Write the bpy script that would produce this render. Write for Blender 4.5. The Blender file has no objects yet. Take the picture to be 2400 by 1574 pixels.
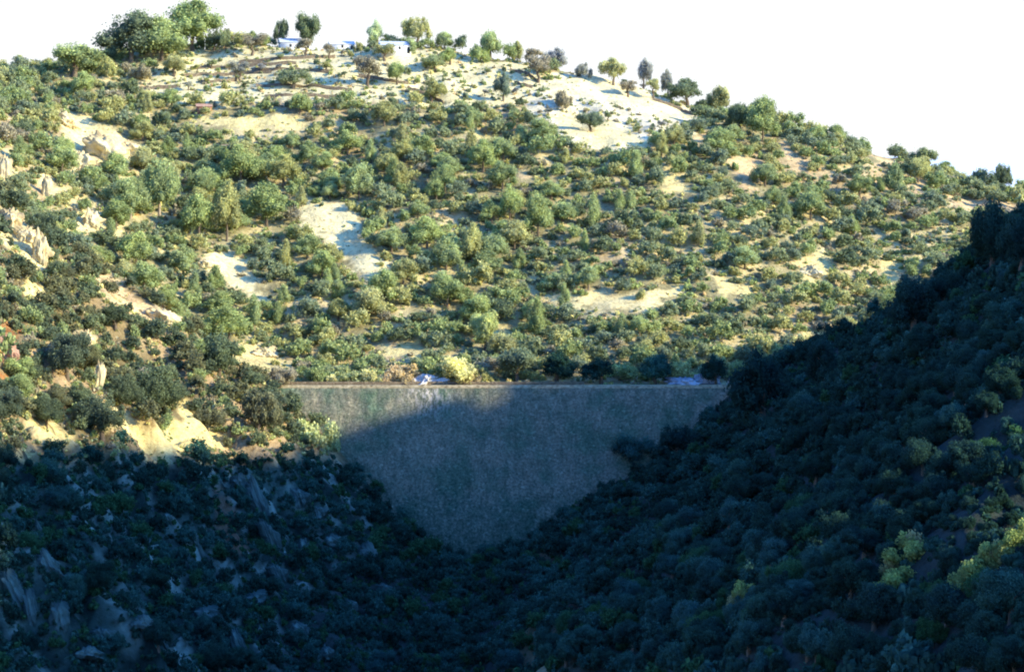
import bpy, math, random
import numpy as np
random.seed(7); RNG = np.random.default_rng(11)
S = bpy.context.scene
COL = S.collection
F_PX = 4478.0; HX = 1200.0; HY = 350.0     # focal length in photo pixels, vanishing point of the level view axis

# ------------------------------------------------------------------ sun
SUN_EL = math.radians(22.0); SUN_TOWARD = math.radians(20.0)
SUN = np.array([math.cos(SUN_EL)*math.cos(SUN_TOWARD), -math.cos(SUN_EL)*math.sin(SUN_TOWARD), math.sin(SUN_EL)])

# ------------------------------------------------------------------ noise
def _hash(ix, iy, seed):
    h = (ix.astype(np.int64)*374761393 + iy.astype(np.int64)*668265263 + seed*1442695041) & 0xffffffff
    h = ((h ^ (h >> 13))*1274126177) & 0xffffffff
    return ((h ^ (h >> 16)) & 0xffff)/65535.0
def vnoise(x, y, seed=0):
    x = np.asarray(x, float); y = np.asarray(y, float)
    ix = np.floor(x); iy = np.floor(y); fx = x-ix; fy = y-iy
    fx = fx*fx*fx*(fx*(fx*6-15)+10); fy = fy*fy*fy*(fy*(fy*6-15)+10)
    a = _hash(ix, iy, seed); b = _hash(ix+1, iy, seed); c = _hash(ix, iy+1, seed); d = _hash(ix+1, iy+1, seed)
    return (a+(b-a)*fx)*(1-fy) + (c+(d-c)*fx)*fy
def fbm(x, y, seed=0, octv=4, gain=.5):
    s = 0; a = 1; t = 0
    for o in range(octv):
        s = s + a*(vnoise(x*2**o+o*17.3, y*2**o-o*9.1, seed+o)*2-1); t += a; a *= gain
    return s/t
def sstep(a, b, x):
    t = np.clip((x-a)/(b-a), 0, 1); return t*t*(3-2*t)

# ------------------------------------------------------------------ terrain as two thin plate splines joined under the dam
def P(X, Y, D): return ((X-HX)/F_PX*D, D, (HY-Y)/F_PX*D)
def tps(pts):
    p = np.array(pts, float); xy = p[:, :2]/100.0; n = len(p)
    d = np.linalg.norm(xy[:, None]-xy[None], axis=2)
    K = np.where(d > 0, d*d*np.log(d+1e-12), 0) + np.eye(n)*.004
    Q = np.c_[np.ones(n), xy]
    A = np.block([[K, Q], [Q.T, np.zeros((3, 3))]])
    w = np.linalg.solve(A, np.r_[p[:, 2], 0, 0, 0])
    def f(x, y):
        x = np.asarray(x, float)/100; y = np.asarray(y, float)/100
        out = w[n] + w[n+1]*x + w[n+2]*y
        for i in range(n):
            r2 = (x-xy[i, 0])**2 + (y-xy[i, 1])**2
            out = out + w[i]*.5*r2*np.log(r2+1e-12)
        return out
    return f
shared = [(-62, 502, -62), (-100, 502, -38), (-134, 502, -15), (-170, 502, 3), (58, 502, -62), (90, 502, -50), (118, 502, -42), (150, 502, -27)]
near_pts = shared + [
 P(0, 450, 520), P(0, 600, 440), P(0, 800, 390), P(0, 1060, 335), P(0, 1300, 305), P(0, 1574, 280), P(300, 1574, 300), P(600, 1574, 340),
 P(850, 1574, 375), P(300, 1060, 390), P(300, 1300, 350), P(600, 1060, 450), P(600, 1300, 400), P(790, 1085, 480), P(860, 1210, 465),
 P(950, 1300, 462), P(1050, 1450, 425), P(300, 900, 450), P(300, 700, 490), P(1050, 1574, 385),
 P(1150, 1340, 465), P(1300, 1270, 465), P(1420, 1190, 465), P(1520, 1130, 468), P(1720, 940, 490),
 P(1100, 1325, 486), P(1000, 1270, 486), P(870, 1150, 489), P(780, 1050, 492), P(1300, 1245, 486), P(1500, 1110, 491), P(1640, 1010, 494), (-20, 497, -104), (0, 497, -103), (20, 497, -88), (-38, 497, -84),
 P(1850, 940, 450), P(2000, 845, 400), P(2150, 752, 350), P(2290, 712, 300), P(2400, 665, 270),
 P(1500, 1300, 370), P(1750, 1100, 390), P(1750, 1350, 225), P(2050, 1100, 280), P(2050, 1350, 180), P(2300, 900, 240), P(2300, 1200, 170),
 P(1250, 1450, 360), P(1500, 1574, 225), P(1250, 1574, 290), P(1800, 1574, 175), P(2100, 1574, 155), P(2400, 1574, 130),
 (150, 244, 45.5), (150, 320, 28), (150, 419, 5), (150, 470, -7), (150, 200, 38), (150, 160, 26), (150, 120, 22), (150, 60, 20),
 (105, 420, -26), (105, 300, 3), (100, 160, 0), (220, 244, 55), (220, 400, 5), (220, 120, 25), (220, 500, -35),
 (-15, 340, -113), (-25, 250, -118), (-35, 150, -120), (-45, 50, -122), (0, 0, -32), (0, 60, -42), (60, 0, -5), (-60, 0, -75),
 (-220, 400, 25), (-220, 250, 0), (-160, 120, -30), (-100, 200, -60), (-200, 20, -30), (-200, 500, 15)]
far_pts = shared + [(x, 512, -62.3) for x in (-55, -30, 0, 30, 52)] + [(x, 500, -62.3) for x in (-50, 0, 50)]
SIL = [(-200, 170), (0, 178), (150, 172), (300, 135), (450, 105), (600, 112), (800, 108), (1000, 118), (1200, 142), (1400, 185), (1600, 240), (1800, 295), (2000, 350),
       (2100, 378), (2200, 405), (2300, 435), (2400, 452), (2600, 500)]
def silY(X): return float(np.interp(X, [s[0] for s in SIL], [s[1] for s in SIL]))
def silD(X): return float(np.interp(X, [0, 300, 1600, 2400], [735, 765, 745, 700]))
for X in (-200, 0, 300, 600, 900, 1200, 1500, 1800, 2100, 2400, 2700):
    x, y, z = P(X, silY(X), silD(X)); far_pts += [(x, y, z), (x*1.05, y+22, z-6), (x*1.15, y+110, z-60)]
for X in (600, 900, 1200, 1500):
    far_pts += [P(X, 700, 568), P(X, 500, 618), P(X, 320, 668)]
    far_pts += [P(X, silY(X)+ (60 if X < 1400 else 40), 722)]
far_pts += [P(0, 300, 610), P(300, 320, 655), P(300, 500, 590), P(1800, 860, 530), P(1800, 600, 600), P(1800, 420, 655), P(2100, 600, 620), P(2100, 800, 566),
            P(2400, 600, 625), P(1950, 850, 540), (200, 600, -38), (160, 545, -44), (250, 700, -30), (-250, 600, 25), (240, 520, -45), P(300, 720, 525)]
NEAR = tps(near_pts); FAR = tps(far_pts)

def base_height(x, y):
    w = sstep(499, 503, y)
    z = NEAR(x, y)*(1-w) + FAR(x, y)*w
    return z
# gullies carved for sunbeams through the out-of-frame ridge to the right
def near_hit(X, Y):
    ds = np.arange(70, 480, .5); z = NEAR((X-HX)/F_PX*ds, ds); return float(ds[np.nonzero(z >= (HY-Y)/F_PX*ds)[0][0]])
BEAMS = [(X, Y, near_hit(X, Y+40)-1.5, r) for X, Y, r in [(2110, 1300, 3.6), (2080, 1360, 2.4), (2290, 1330, 3.6), (2380, 1262, 3.6), (1745, 1385, 1.8)]]
print('beams', BEAMS)
MOUND = {}  # ground shaped under the sunlit bushes so the beams catch them
def height(x, y):
    x = np.asarray(x, float); y = np.asarray(y, float)
    z = base_height(x, y)
    crest = sstep(64, 78, np.abs(x+2)) + sstep(14, 30, np.abs(y-508))       # keep the ground flat at the dam crest
    crest = np.clip(crest, 0, 1)
    n = fbm(x/38, y/38, 3, 3)*3.4 + fbm(x/11, y/11, 9, 3)*1.3
    # ribs and gullies running down to the right on the left spur
    left = sstep(-10, -60, x)*sstep(560, 470, y)
    u = (x*.55 + y*.85)
    v = (x*.85 - y*.5)
    rib = 1-np.abs(fbm(u/13, v/42, 21, 3))*2.4
    n = n + left*(rib*3.2-1.4) + left*(1-np.abs(fbm(x/5, y/5, 33, 2))*2)*.9*1 + left*sstep(-35, -60, z)*((1-np.abs(fbm((x*.62+y*.78)/6, (x*.78-y*.62)/22, 61, 3))*2.6)*2.6 + np.floor(fbm(x/4, y/4, 62, 2)*5)/5*1.6 + fbm(x/3.3, y/3.3, 63, 2)*1.5)
    farw = sstep(515, 560, y)
    rib2 = 1-np.abs(fbm((x*.93+y*.25)/24, (y*.93-x*.3)/80, 41, 3))*2.2
    n = n + farw*(rib2-.5)*1.7*sstep(760, 690, y)
    z = z + n*crest*np.where(np.abs(x) < 75, sstep(0, 60, np.abs(y-503))*.8+.2, 1)
    z0 = z
    for bi_, (X, Y, D, r) in enumerate(BEAMS):
        p = np.array(P(X, Y, D))
        if bi_ in MOUND: z = z + MOUND[bi_]*np.exp(-((x-p[0])**2+(y-p[1])**2)/(2*4.0**2))
        t = ((x-p[0])*SUN[0]+(y-p[1])*SUN[1])/(SUN[0]**2+SUN[1]**2)
        lat = np.abs(-(x-p[0])*SUN[1]+(y-p[1])*SUN[0])/math.hypot(SUN[0], SUN[1])
        ray = p[2]+t*SUN[2] - 2.0
        cut = ray + np.maximum(0, lat-r)*.8 + np.maximum(0, 14-t)*.5
        z = np.where(t > 8, np.minimum(z, cut), z)
    edge = np.maximum(np.maximum(sstep(300, 400, np.abs(x)), sstep(20, -60, y)), sstep(850, 960, y))
    return z*(1-edge) + (-150)*edge
_b = BEAMS; BEAMS = []
for _i, (_X, _Y, _D, _r) in enumerate(_b):
    _p = P(_X, _Y, _D); MOUND[_i] = float(np.clip(_p[2]-1.2-float(height(_p[0], _p[1])), -3, 6))
BEAMS = _b; print('mounds', MOUND)
GSTEP = 1.3
GX = np.arange(-400, 401, GSTEP); GY = np.arange(-60, 961, GSTEP)
MX, MY = np.meshgrid(GX, GY)
MZ = height(MX, MY)
def gz(x, y):
    x = np.asarray(x, float); y = np.asarray(y, float)
    fx = np.clip((x-GX[0])/GSTEP, 0, len(GX)-1.001); fy = np.clip((y-GY[0])/GSTEP, 0, len(GY)-1.001)
    ix = fx.astype(int); iy = fy.astype(int); fx -= ix; fy -= iy
    return (MZ[iy, ix]*(1-fx)+MZ[iy, ix+1]*fx)*(1-fy) + (MZ[iy+1, ix]*(1-fx)+MZ[iy+1, ix+1]*fx)*fy
def proj(x, y, z): return HX+x/y*F_PX, HY-z/y*F_PX
DAM_Y = 499.0; DAM_Z = -62.0; BATTER = .30
DS = np.arange(60, 900, .7)
def ray_hit(X, Y, dmin=60):
    ds = DS[DS >= dmin]
    z = (HY-Y)/F_PX*ds; g = gz((X-HX)/F_PX*ds, ds)
    k = np.nonzero(g >= z)[0]
    if len(k) == 0: return None
    d = ds[k[0]]
    return np.array([(X-HX)/F_PX*d, d, float(gz((X-HX)/F_PX*d, d))])
def visible(x, y, z, up=2.0):
    ds = np.linspace(.12, .985, 90)*y
    zz = (z+up)/y*ds
    if np.any(gz(x/y*ds, ds) > zz): return False
    if y > DAM_Y+5 and abs(x) < 62 and (z+up)/y*DAM_Y < DAM_Z: return False
    return True

# ------------------------------------------------------------------ bare ground and other patches, outlined in the photo
BARE = [  # polygon, colour key
 ([(690,485),(740,475),(800,468),(850,500),(838,555),(900,620),(850,648),(800,600),(770,565),(715,535)], 'white'),
 ([(800,560),(850,560),(905,610),(925,660),(880,665),(840,640)], 'white'),
 ([(480,592),(545,585),(600,650),(628,700),(605,718),(555,670),(500,640)], 'white'),
 ([(130,262),(190,262),(260,300),(335,335),(312,385),(240,380),(165,400),(160,340)], 'cream'),
 ([(0,480),(40,500),(110,570),(116,642),(60,600),(0,560)], 'cream'),
 ([(45,655),(100,665),(125,690),(60,700)], 'straw'),
 ([(200,625),(290,670),(400,735),(405,768),(330,750),(250,690)], 'ochre'),
 ([(175,762),(215,790),(222,832),(180,810)], 'cream'),
 ([(415,780),(540,812),(610,800),(655,830),(700,868),(690,885),(600,868),(520,835)], 'straw'),
 ([(215,840),(240,850),(246,920),(222,910)], 'ochre'),
 ([(200,935),(270,950),(330,985),(405,1000),(418,930),(470,985),(545,1042),(450,1050),(350,1105),(330,1060),(270,1000),(205,975)], 'straw'),
 ([(50,985),(95,975),(175,1020),(160,1040),(90,1030)], 'straw'),
 ([(0,1050),(80,1065),(125,1092),(0,1088)], 'straw'),
 ([(0,752),(60,775),(40,850),(30,905),(0,905)], 'red'),
 ([(1280,695),(1440,690),(1600,668),(1560,712),(1440,730),(1290,722)], 'cream'),
 ([(1655,640),(1700,650),(1775,682),(1700,702)], 'straw'),
 ([(1865,640),(1920,590),(1962,610),(1960,650),(1900,672)], 'straw'),
 ([(1860,790),(1900,776),(1960,775),(1930,796),(1880,808)], 'straw'),
 ([(1155,755),(1205,765),(1200,795),(1165,790)], 'straw'),
 ([(880,808),(990,800),(1000,832),(900,835)], 'straw'),
 ([(1280,195),(1400,170),(1620,262),(1600,290),(1500,262),(1400,235),(1290,225)], 'white'),
 ([(1290,262),(1400,268),(1540,330),(1480,340),(1400,345),(1330,320)], 'cream'),
 ([(1590,305),(1690,322),(1650,350)], 'ochre'),
 ([(1540,375),(1640,455),(1560,440)], 'straw'),
 ([(1690,355),(1790,375),(1770,400),(1790,455),(1740,440)], 'ochre'),
 ([(1195,395),(1245,405),(1210,420)], 'ochre'),
 ([(1020,490),(1085,500),(1060,525)], 'ochre'),
 ([(2190,345+110),(2400,478),(2400,492),(2250,480)], 'ochre'),
 ([(2030,300+40),(2110,380),(2060,400)], 'ochre'),
 ([(2120,430),(2180,420),(2160,480)], 'ochre'),
 ([(1800,300),(1900,390),(1860,400)], 'ochre'),
 ([(1060,300),(1160,320),(1140,345)], 'straw'),
 ([(440,275),(700,270),(740,300),(560,310)], 'straw'),
 ([(0,345),(25,350),(20,420),(0,420)], 'cream'), ([(180,510),(225,485),(240,535),(185,540)], 'cream'),
 ([(90,400),(115,410),(120,470),(100,465)], 'cream'),
 ([(2060,620),(2105,600),(2110,660),(2080,680)], 'straw'),
 ([(1330,520),(1390,545),(1370,560)], 'ochre'), ([(1400,665),(1440,640),(1480,655)], 'straw'),
]
OPEN = [([(270,225),(430,130),(700,105),(1000,115),(1250,150),(1330,250),(1000,250),(640,240),(450,250)], 'terrace'),
        ([(1300,170),(1420,165),(1640,250),(1640,300),(1480,360),(1250,330),(1230,240)], 'pasture')]
COLS = dict(white=(.95,.84,.50), cream=(.88,.76,.42), straw=(.82,.70,.34), ochre=(.74,.55,.32), red=(.42,.19,.07), terrace=(.86,.78,.48), pasture=(.90,.82,.60), track=(.16,.10,.07))
TRACK = ([(490,1140),(530,1150),(545,1230),(590,1300),(560,1310),(520,1250)], 'track')
def in_poly(px, py, poly):
    px = np.asarray(px); py = np.asarray(py); c = np.zeros(px.shape, bool); n = len(poly); j = n-1
    for i in range(n):
        xi, yi = poly[i]; xj, yj = poly[j]
        m = ((yi > py) != (yj > py)) & (px < (xj-xi)*(py-yi)/((yj-yi)+1e-9)+xi)
        c ^= m; j = i
    return c

# ------------------------------------------------------------------ material helpers
def new_mat(name):
    m = bpy.data.materials.new(name); m.use_nodes = True
    nt = m.node_tree; nt.nodes.clear(); return m, nt
def N(nt, t, **k):
    n = nt.nodes.new(t)
    for a, b in k.items():
        if a.startswith('i_'): n.inputs[a[2:].replace('_', ' ')].default_value = b
        else: setattr(n, a, b)
    return n
def noise_node(nt, scale, detail=5, rough=.6, coord='Object', vec_scale=None):
    tc = N(nt, 'ShaderNodeTexCoord'); src = tc.outputs[coord]
    if vec_scale:
        mp = N(nt, 'ShaderNodeMapping'); mp.inputs['Scale'].default_value = vec_scale
        nt.links.new(src, mp.inputs['Vector']); src = mp.outputs[0]
    n = N(nt, 'ShaderNodeTexNoise'); n.inputs['Scale'].default_value = scale; n.inputs['Detail'].default_value = detail; n.inputs['Roughness'].default_value = rough
    nt.links.new(src, n.inputs['Vector']); return n
def ramp(nt, fac, stops):
    r = N(nt, 'ShaderNodeValToRGB'); e = r.color_ramp.elements
    while len(e) > 1: e.remove(e[-1])
    e[0].position = stops[0][0]; e[0].color = (*stops[0][1], 1)
    for p, c in stops[1:]:
        q = e.new(p); q.color = (*c, 1)
    nt.links.new(fac, r.inputs[0]); return r
def mixc(nt, mode, fac, a, b):
    m = N(nt, 'ShaderNodeMix', data_type='RGBA', blend_type=mode)
    for s, v in ((0, fac), (6, a), (7, b)):
        if isinstance(v, bpy.types.NodeSocket): nt.links.new(v, m.inputs[s])
        else: m.inputs[s].default_value = v if s == 0 else (*v, 1)
    return m.outputs[2]
def finish(nt, color, rough=.95, bump=None, dist=.3, strength=.8):
    b = N(nt, 'ShaderNodeBsdfPrincipled'); b.inputs['Roughness'].default_value = rough
    b.inputs['Specular IOR Level'].default_value = .12
    if isinstance(color, bpy.types.NodeSocket): nt.links.new(color, b.inputs['Base Color'])
    else: b.inputs['Base Color'].default_value = (*color, 1)
    if bump is not None:
        bp = N(nt, 'ShaderNodeBump'); bp.inputs['Distance'].default_value = dist; bp.inputs['Strength'].default_value = strength
        nt.links.new(bump, bp.inputs['Height']); nt.links.new(bp.outputs[0], b.inputs['Normal'])
    o = N(nt, 'ShaderNodeOutputMaterial'); nt.links.new(b.outputs[0], o.inputs[0]); return b

# terrain: vertex tone (grass, soil, rock, painted shade) broken up by noise
M_TERR, nt = new_mat('dry_hillside')
at = N(nt, 'ShaderNodeAttribute', attribute_name='tone')
n1 = noise_node(nt, .9, 6, .65); n2 = noise_node(nt, .16, 4, .6)
r1 = ramp(nt, n1.outputs[0], [(.3, (.55,.48,.40)), (.45, (.9,.88,.82)), (.6, (1.05,1.04,1.0)), (.75, (1.3,1.25,1.15))])
r2 = ramp(nt, n2.outputs[0], [(.35, (.8,.78,.75)), (.65, (1.12,1.1,1.05))])
c = mixc(nt, 'MULTIPLY', 1.0, at.outputs[0], r1.outputs[0]); c = mixc(nt, 'MULTIPLY', 1.0, c, r2.outputs[0])
finish(nt, c, .97, n1.outputs[0], .6, .9)

M_FOL, nt = new_mat('leaves')
at = N(nt, 'ShaderNodeAttribute', attribute_name='tone'); oi = N(nt, 'ShaderNodeObjectInfo')
c = mixc(nt, 'MULTIPLY', 1.0, at.outputs[0], oi.outputs['Color'])
nz = noise_node(nt, 2.2, 3, .6)
rz = ramp(nt, nz.outputs[0], [(.3, (.7,.72,.8)), (.7, (1.3,1.28,1.15))])
c = mixc(nt, 'MULTIPLY', 1.0, c, rz.outputs[0])
df = N(nt, 'ShaderNodeBsdfDiffuse'); tr = N(nt, 'ShaderNodeBsdfTranslucent'); mx = N(nt, 'ShaderNodeMixShader'); mx.inputs[0].default_value = .36
nt.links.new(c, df.inputs[0]); nt.links.new(c, tr.inputs[0]); nt.links.new(df.outputs[0], mx.inputs[1]); nt.links.new(tr.outputs[0], mx.inputs[2])
o = N(nt, 'ShaderNodeOutputMaterial'); nt.links.new(mx.outputs[0], o.inputs[0])

M_BARK, nt = new_mat('bark'); nz = noise_node(nt, 6, 5, .6, vec_scale=(1, 1, .2))
finish(nt, ramp(nt, nz.outputs[0], [(.3, (.10,.075,.05)), (.7, (.24,.19,.14))]).outputs[0], .95, nz.outputs[0], .05)
M_PALEBARK, nt = new_mat('pale_bark'); nz = noise_node(nt, 6, 5, .6, vec_scale=(1, 1, .2))
finish(nt, ramp(nt, nz.outputs[0], [(.3, (.28,.22,.16)), (.7, (.5,.42,.33))]).outputs[0], .95, nz.outputs[0], .05)

def rock_mat(name, lo, mid, hi):
    m, nt = new_mat(name); a = noise_node(nt, .55, 7, .68, vec_scale=(1, 1, .35)); b = noise_node(nt, 3.0, 4, .6)
    ca = ramp(nt, a.outputs[0], [(.32, lo), (.5, mid), (.68, hi)]); cb = ramp(nt, b.outputs[0], [(.3, (.65,.65,.68)), (.7, (1.2,1.18,1.12))])
    cc = mixc(nt, 'MULTIPLY', 1.0, ca.outputs[0], cb.outputs[0]); finish(nt, cc, .95, a.outputs[0], .8, 1.0); return m
M_ROCK = rock_mat('cream_rock', (.34,.25,.14), (.66,.54,.30), (.80,.72,.48))
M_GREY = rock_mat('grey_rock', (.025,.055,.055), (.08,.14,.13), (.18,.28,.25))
M_WHITE = rock_mat('pale_stone', (.5,.47,.42), (.75,.72,.68), (.85,.84,.80))
M_BLUEST = rock_mat('blue_grey_stone', (.22,.24,.28), (.42,.45,.50), (.62,.65,.70))

M_DAM, nt = new_mat('dam_masonry')
vor = N(nt, 'ShaderNodeTexVoronoi'); vor.inputs['Scale'].default_value = 1.7
tc = N(nt, 'ShaderNodeTexCoord'); mp = N(nt, 'ShaderNodeMapping'); mp.inputs['Scale'].default_value = (1, .4, 1.5); nt.links.new(tc.outputs['Object'], mp.inputs[0]); nt.links.new(mp.outputs[0], vor.inputs['Vector'])
bw = N(nt, 'ShaderNodeRGBToBW'); nt.links.new(vor.outputs['Color'], bw.inputs[0])
cst = ramp(nt, bw.outputs[0], [(.15, (.20,.19,.16)), (.5, (.225,.20,.17)), (.8, (.25,.225,.19)), (.95, (.34,.31,.27))])
stk = noise_node(nt, .45, 6, .7, vec_scale=(1.3, 1, .45)); cs = ramp(nt, stk.outputs[0], [(.30, (.62,.72,.68)), (.5, (.95,.98,.94)), (.72, (1.30,1.22,1.16))])
fin = noise_node(nt, 1.6, 6, .7); cf = ramp(nt, fin.outputs[0], [(.34, (.48,.56,.55)), (.5, (.95,.96,.95)), (.66, (1.34,1.32,1.30))])
pat = noise_node(nt, .09, 4, .6); cp = ramp(nt, pat.outputs[0], [(.38, (.55,.80,.72)), (.5, (.92,.95,.92)), (.62, (1.16,1.08,1.04))])
c = mixc(nt, 'MULTIPLY', 1.0, cst.outputs[0], cs.outputs[0]); c = mixc(nt, 'MULTIPLY', 1.0, c, cf.outputs[0]); c = mixc(nt, 'MULTIPLY', 1.0, c, cp.outputs[0])
sx = N(nt, 'ShaderNodeSeparateXYZ'); nt.links.new(tc.outputs['Object'], sx.inputs[0])
def band(sock, c0, wd):      # soft bump around c0
    a_ = N(nt, 'ShaderNodeMath', operation='SUBTRACT'); nt.links.new(sock, a_.inputs[0]); a_.inputs[1].default_value = c0
    b_ = N(nt, 'ShaderNodeMath', operation='ABSOLUTE'); nt.links.new(a_.outputs[0], b_.inputs[0])
    m_ = N(nt, 'ShaderNodeMapRange'); nt.links.new(b_.outputs[0], m_.inputs[0]); m_.inputs[1].default_value = 0; m_.inputs[2].default_value = wd; m_.inputs[3].default_value = 1; m_.inputs[4].default_value = 0; return m_.outputs[0]
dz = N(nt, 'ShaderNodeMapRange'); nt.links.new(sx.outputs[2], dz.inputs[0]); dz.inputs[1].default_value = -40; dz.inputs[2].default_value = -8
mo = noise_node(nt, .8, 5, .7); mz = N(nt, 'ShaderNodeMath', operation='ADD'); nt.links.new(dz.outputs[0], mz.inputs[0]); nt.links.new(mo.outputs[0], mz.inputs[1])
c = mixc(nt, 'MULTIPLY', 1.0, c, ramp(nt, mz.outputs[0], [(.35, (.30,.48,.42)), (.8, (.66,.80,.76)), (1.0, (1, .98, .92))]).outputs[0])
mm = N(nt, 'ShaderNodeMath', operation='MULTIPLY'); nt.links.new(band(sx.outputs[0], -22, 9), mm.inputs[0]); nt.links.new(band(sx.outputs[2], -1, 9), mm.inputs[1])
dr = noise_node(nt, 1.5, 4, .7, vec_scale=(1, 1, .25)); dm = ramp(nt, dr.outputs[0], [(.46, (0, 0, 0)), (.6, (1, 1, 1))])
m3 = N(nt, 'ShaderNodeMath', operation='MULTIPLY'); nt.links.new(mm.outputs[0], m3.inputs[0]); nt.links.new(dm.outputs[0], m3.inputs[1])
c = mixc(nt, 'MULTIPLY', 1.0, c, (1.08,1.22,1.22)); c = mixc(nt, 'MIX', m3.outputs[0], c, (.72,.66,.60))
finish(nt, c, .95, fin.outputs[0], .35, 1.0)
M_COPE, nt = new_mat('coping_stone'); nz = noise_node(nt, 1.5, 5, .6, vec_scale=(.6, 1, 1))
finish(nt, ramp(nt, nz.outputs[0], [(.3, (.16,.13,.08)), (.45, (.38,.32,.20)), (.6, (.54,.46,.30)), (.75, (.64,.56,.38))]).outputs[0], .9, nz.outputs[0], .06)
M_ROAD, nt = new_mat('crest_gravel'); nz = noise_node(nt, 1.2, 5, .6)
finish(nt, ramp(nt, nz.outputs[0], [(.3, (.50,.40,.20)), (.7, (.72,.60,.32))]).outputs[0], .95, nz.outputs[0], .05)
M_TWALL, nt = new_mat('terrace_stone'); nz = noise_node(nt, 1.4, 5, .7)  # dark stone tone carries the shadow of the terrace banks
finish(nt, ramp(nt, nz.outputs[0], [(.3, (.10,.075,.05)), (.55, (.22,.17,.11)), (.75, (.4,.33,.22))]).outputs[0], .95, nz.outputs[0], .2)
def plain_mat(name, a, b, sc=2.0, rough=.85):
    m, nt = new_mat(name); nz = noise_node(nt, sc, 4, .6); finish(nt, ramp(nt, nz.outputs[0], [(.3, a), (.7, b)]).outputs[0], rough, nz.outputs[0], .03); return m
M_PLASTER = plain_mat('white_plaster', (.68,.68,.68), (.82,.82,.80)); M_ROOFB = plain_mat('blue_grey_roof', (.50,.55,.64), (.62,.67,.76))
M_BRICK = plain_mat('red_brick', (.34,.14,.08), (.46,.22,.14)); M_TILE = plain_mat('clay_tile', (.36,.20,.14), (.52,.34,.25)); M_DARK = plain_mat('dark_opening', (.03,.03,.035), (.05,.05,.05))
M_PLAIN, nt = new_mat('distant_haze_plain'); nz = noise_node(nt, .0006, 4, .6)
bb = finish(nt, ramp(nt, nz.outputs[0], [(.3, (.72,.82,.90)), (.7, (.88,.90,.92))]).outputs[0], 1.0); bb.inputs['Emission Color'].default_value = (.80,.92,1,1); bb.inputs['Emission Strength'].default_value = .12  # pale colour and faint glow stand in for distant haze

# ------------------------------------------------------------------ mesh helpers
def mesh_np(name, V, Fq, tone=None, mats=(), smooth=False):
    me = bpy.data.meshes.new(name); V = np.asarray(V, np.float32); Fq = np.asarray(Fq, np.int32)
    me.vertices.add(len(V)); me.vertices.foreach_set('co', V.ravel())
    k = Fq.shape[1]; me.loops.add(Fq.size); me.loops.foreach_set('vertex_index', Fq.ravel())
    me.polygons.add(len(Fq)); me.polygons.foreach_set('loop_start', np.arange(len(Fq), dtype=np.int32)*k)
    if smooth: me.polygons.foreach_set('use_smooth', np.ones(len(Fq), bool))
    me.update(calc_edges=True)
    if tone is not None:
        a = me.color_attributes.new('tone', 'FLOAT_COLOR', 'POINT'); t = np.c_[tone, np.ones(len(tone))].astype(np.float32); a.data.foreach_set('color', t.ravel())
    for m in mats: me.materials.append(m)
    return me
def link(name, me, parent=None, loc=(0, 0, 0)):
    o = bpy.data.objects.new(name, me); COL.objects.link(o); o.location = loc
    if parent: o.parent = parent
    return o
def tag(o, label=None, cat=None, group=None, kind=None):
    if label: o['label'] = label
    if cat: o['category'] = cat
    if group: o['group'] = group
    if kind: o['kind'] = kind
    return o
def empty(name, loc): return link(name, None, loc=loc)

def ico(sub):
    import bmesh
    bm = bmesh.new(); bmesh.ops.create_icosphere(bm, subdivisions=sub, radius=1); bm.verts.ensure_lookup_table()
    V = np.array([v.co[:] for v in bm.verts]); Fc = np.array([[v.index for v in f.verts] for f in bm.faces]); bm.free(); return V, Fc
ICO0 = ico(1); ICO1 = ico(2); ICO3 = ico(5)
def tri2quad(Fc): return np.c_[Fc, Fc[:, 2]]

# ------------------------------------------------------------------ ground colour and the sheet itself
PX, PY = proj(MX, np.maximum(MY, 30), MZ)
front = np.ones_like(MX, bool)
tone = np.zeros(MX.shape+(3,))
nb = fbm(MX/9, MY/9, 77, 4); nc = fbm(MX/3.5, MY/3.5, 88, 3); nd = fbm(MX/30, MY/30, 99, 3)
wood = np.array((.34,.31,.18)); dry = np.array((.66,.56,.32)); och = np.array((.58,.43,.27))
w = sstep(-.15, .3, nb+.3*nc)[..., None]
tone[:] = wood*(1-w)+dry*w
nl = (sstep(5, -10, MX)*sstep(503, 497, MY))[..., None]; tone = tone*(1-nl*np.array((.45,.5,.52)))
w = (sstep(.1, .5, nd)*.6)[..., None]; tone = tone*(1-w)+och*w
jx = fbm(MX/5, MY/5, 5, 4)*34; jy = fbm(MX/5, MY/5, 6, 4)*22
isnear = MY < 505
def dist_ok(X, Y): return True
for poly, k in OPEN+BARE+[TRACK]:
    m = in_poly(PX+jx, PY+jy, poly)
    cy = np.mean([p[1] for p in poly]); cxp = np.mean([p[0] for p in poly])
    h = ray_hit(cxp, cy)
    if h is not None:
        far = h[1] > 503
        m &= (MY > 503) if far else ((MY > h[1]-70) & (MY < h[1]+110))
    cc = np.array(COLS[k]); f = np.clip(.9 + .25*nc, .6, 1)[..., None]
    tone[m] = (tone*(1-f)+cc*f)[m]
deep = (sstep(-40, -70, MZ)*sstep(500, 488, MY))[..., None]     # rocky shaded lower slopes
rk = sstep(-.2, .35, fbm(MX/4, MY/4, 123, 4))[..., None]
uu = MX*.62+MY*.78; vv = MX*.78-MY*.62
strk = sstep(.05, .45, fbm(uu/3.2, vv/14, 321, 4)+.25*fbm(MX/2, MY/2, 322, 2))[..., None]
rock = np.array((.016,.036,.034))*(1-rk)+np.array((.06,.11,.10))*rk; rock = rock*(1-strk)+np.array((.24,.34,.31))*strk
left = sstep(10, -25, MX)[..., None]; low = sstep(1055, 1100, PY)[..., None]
trk = in_poly(PX+jx, PY+jy, TRACK[0]) & isnear
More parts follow.
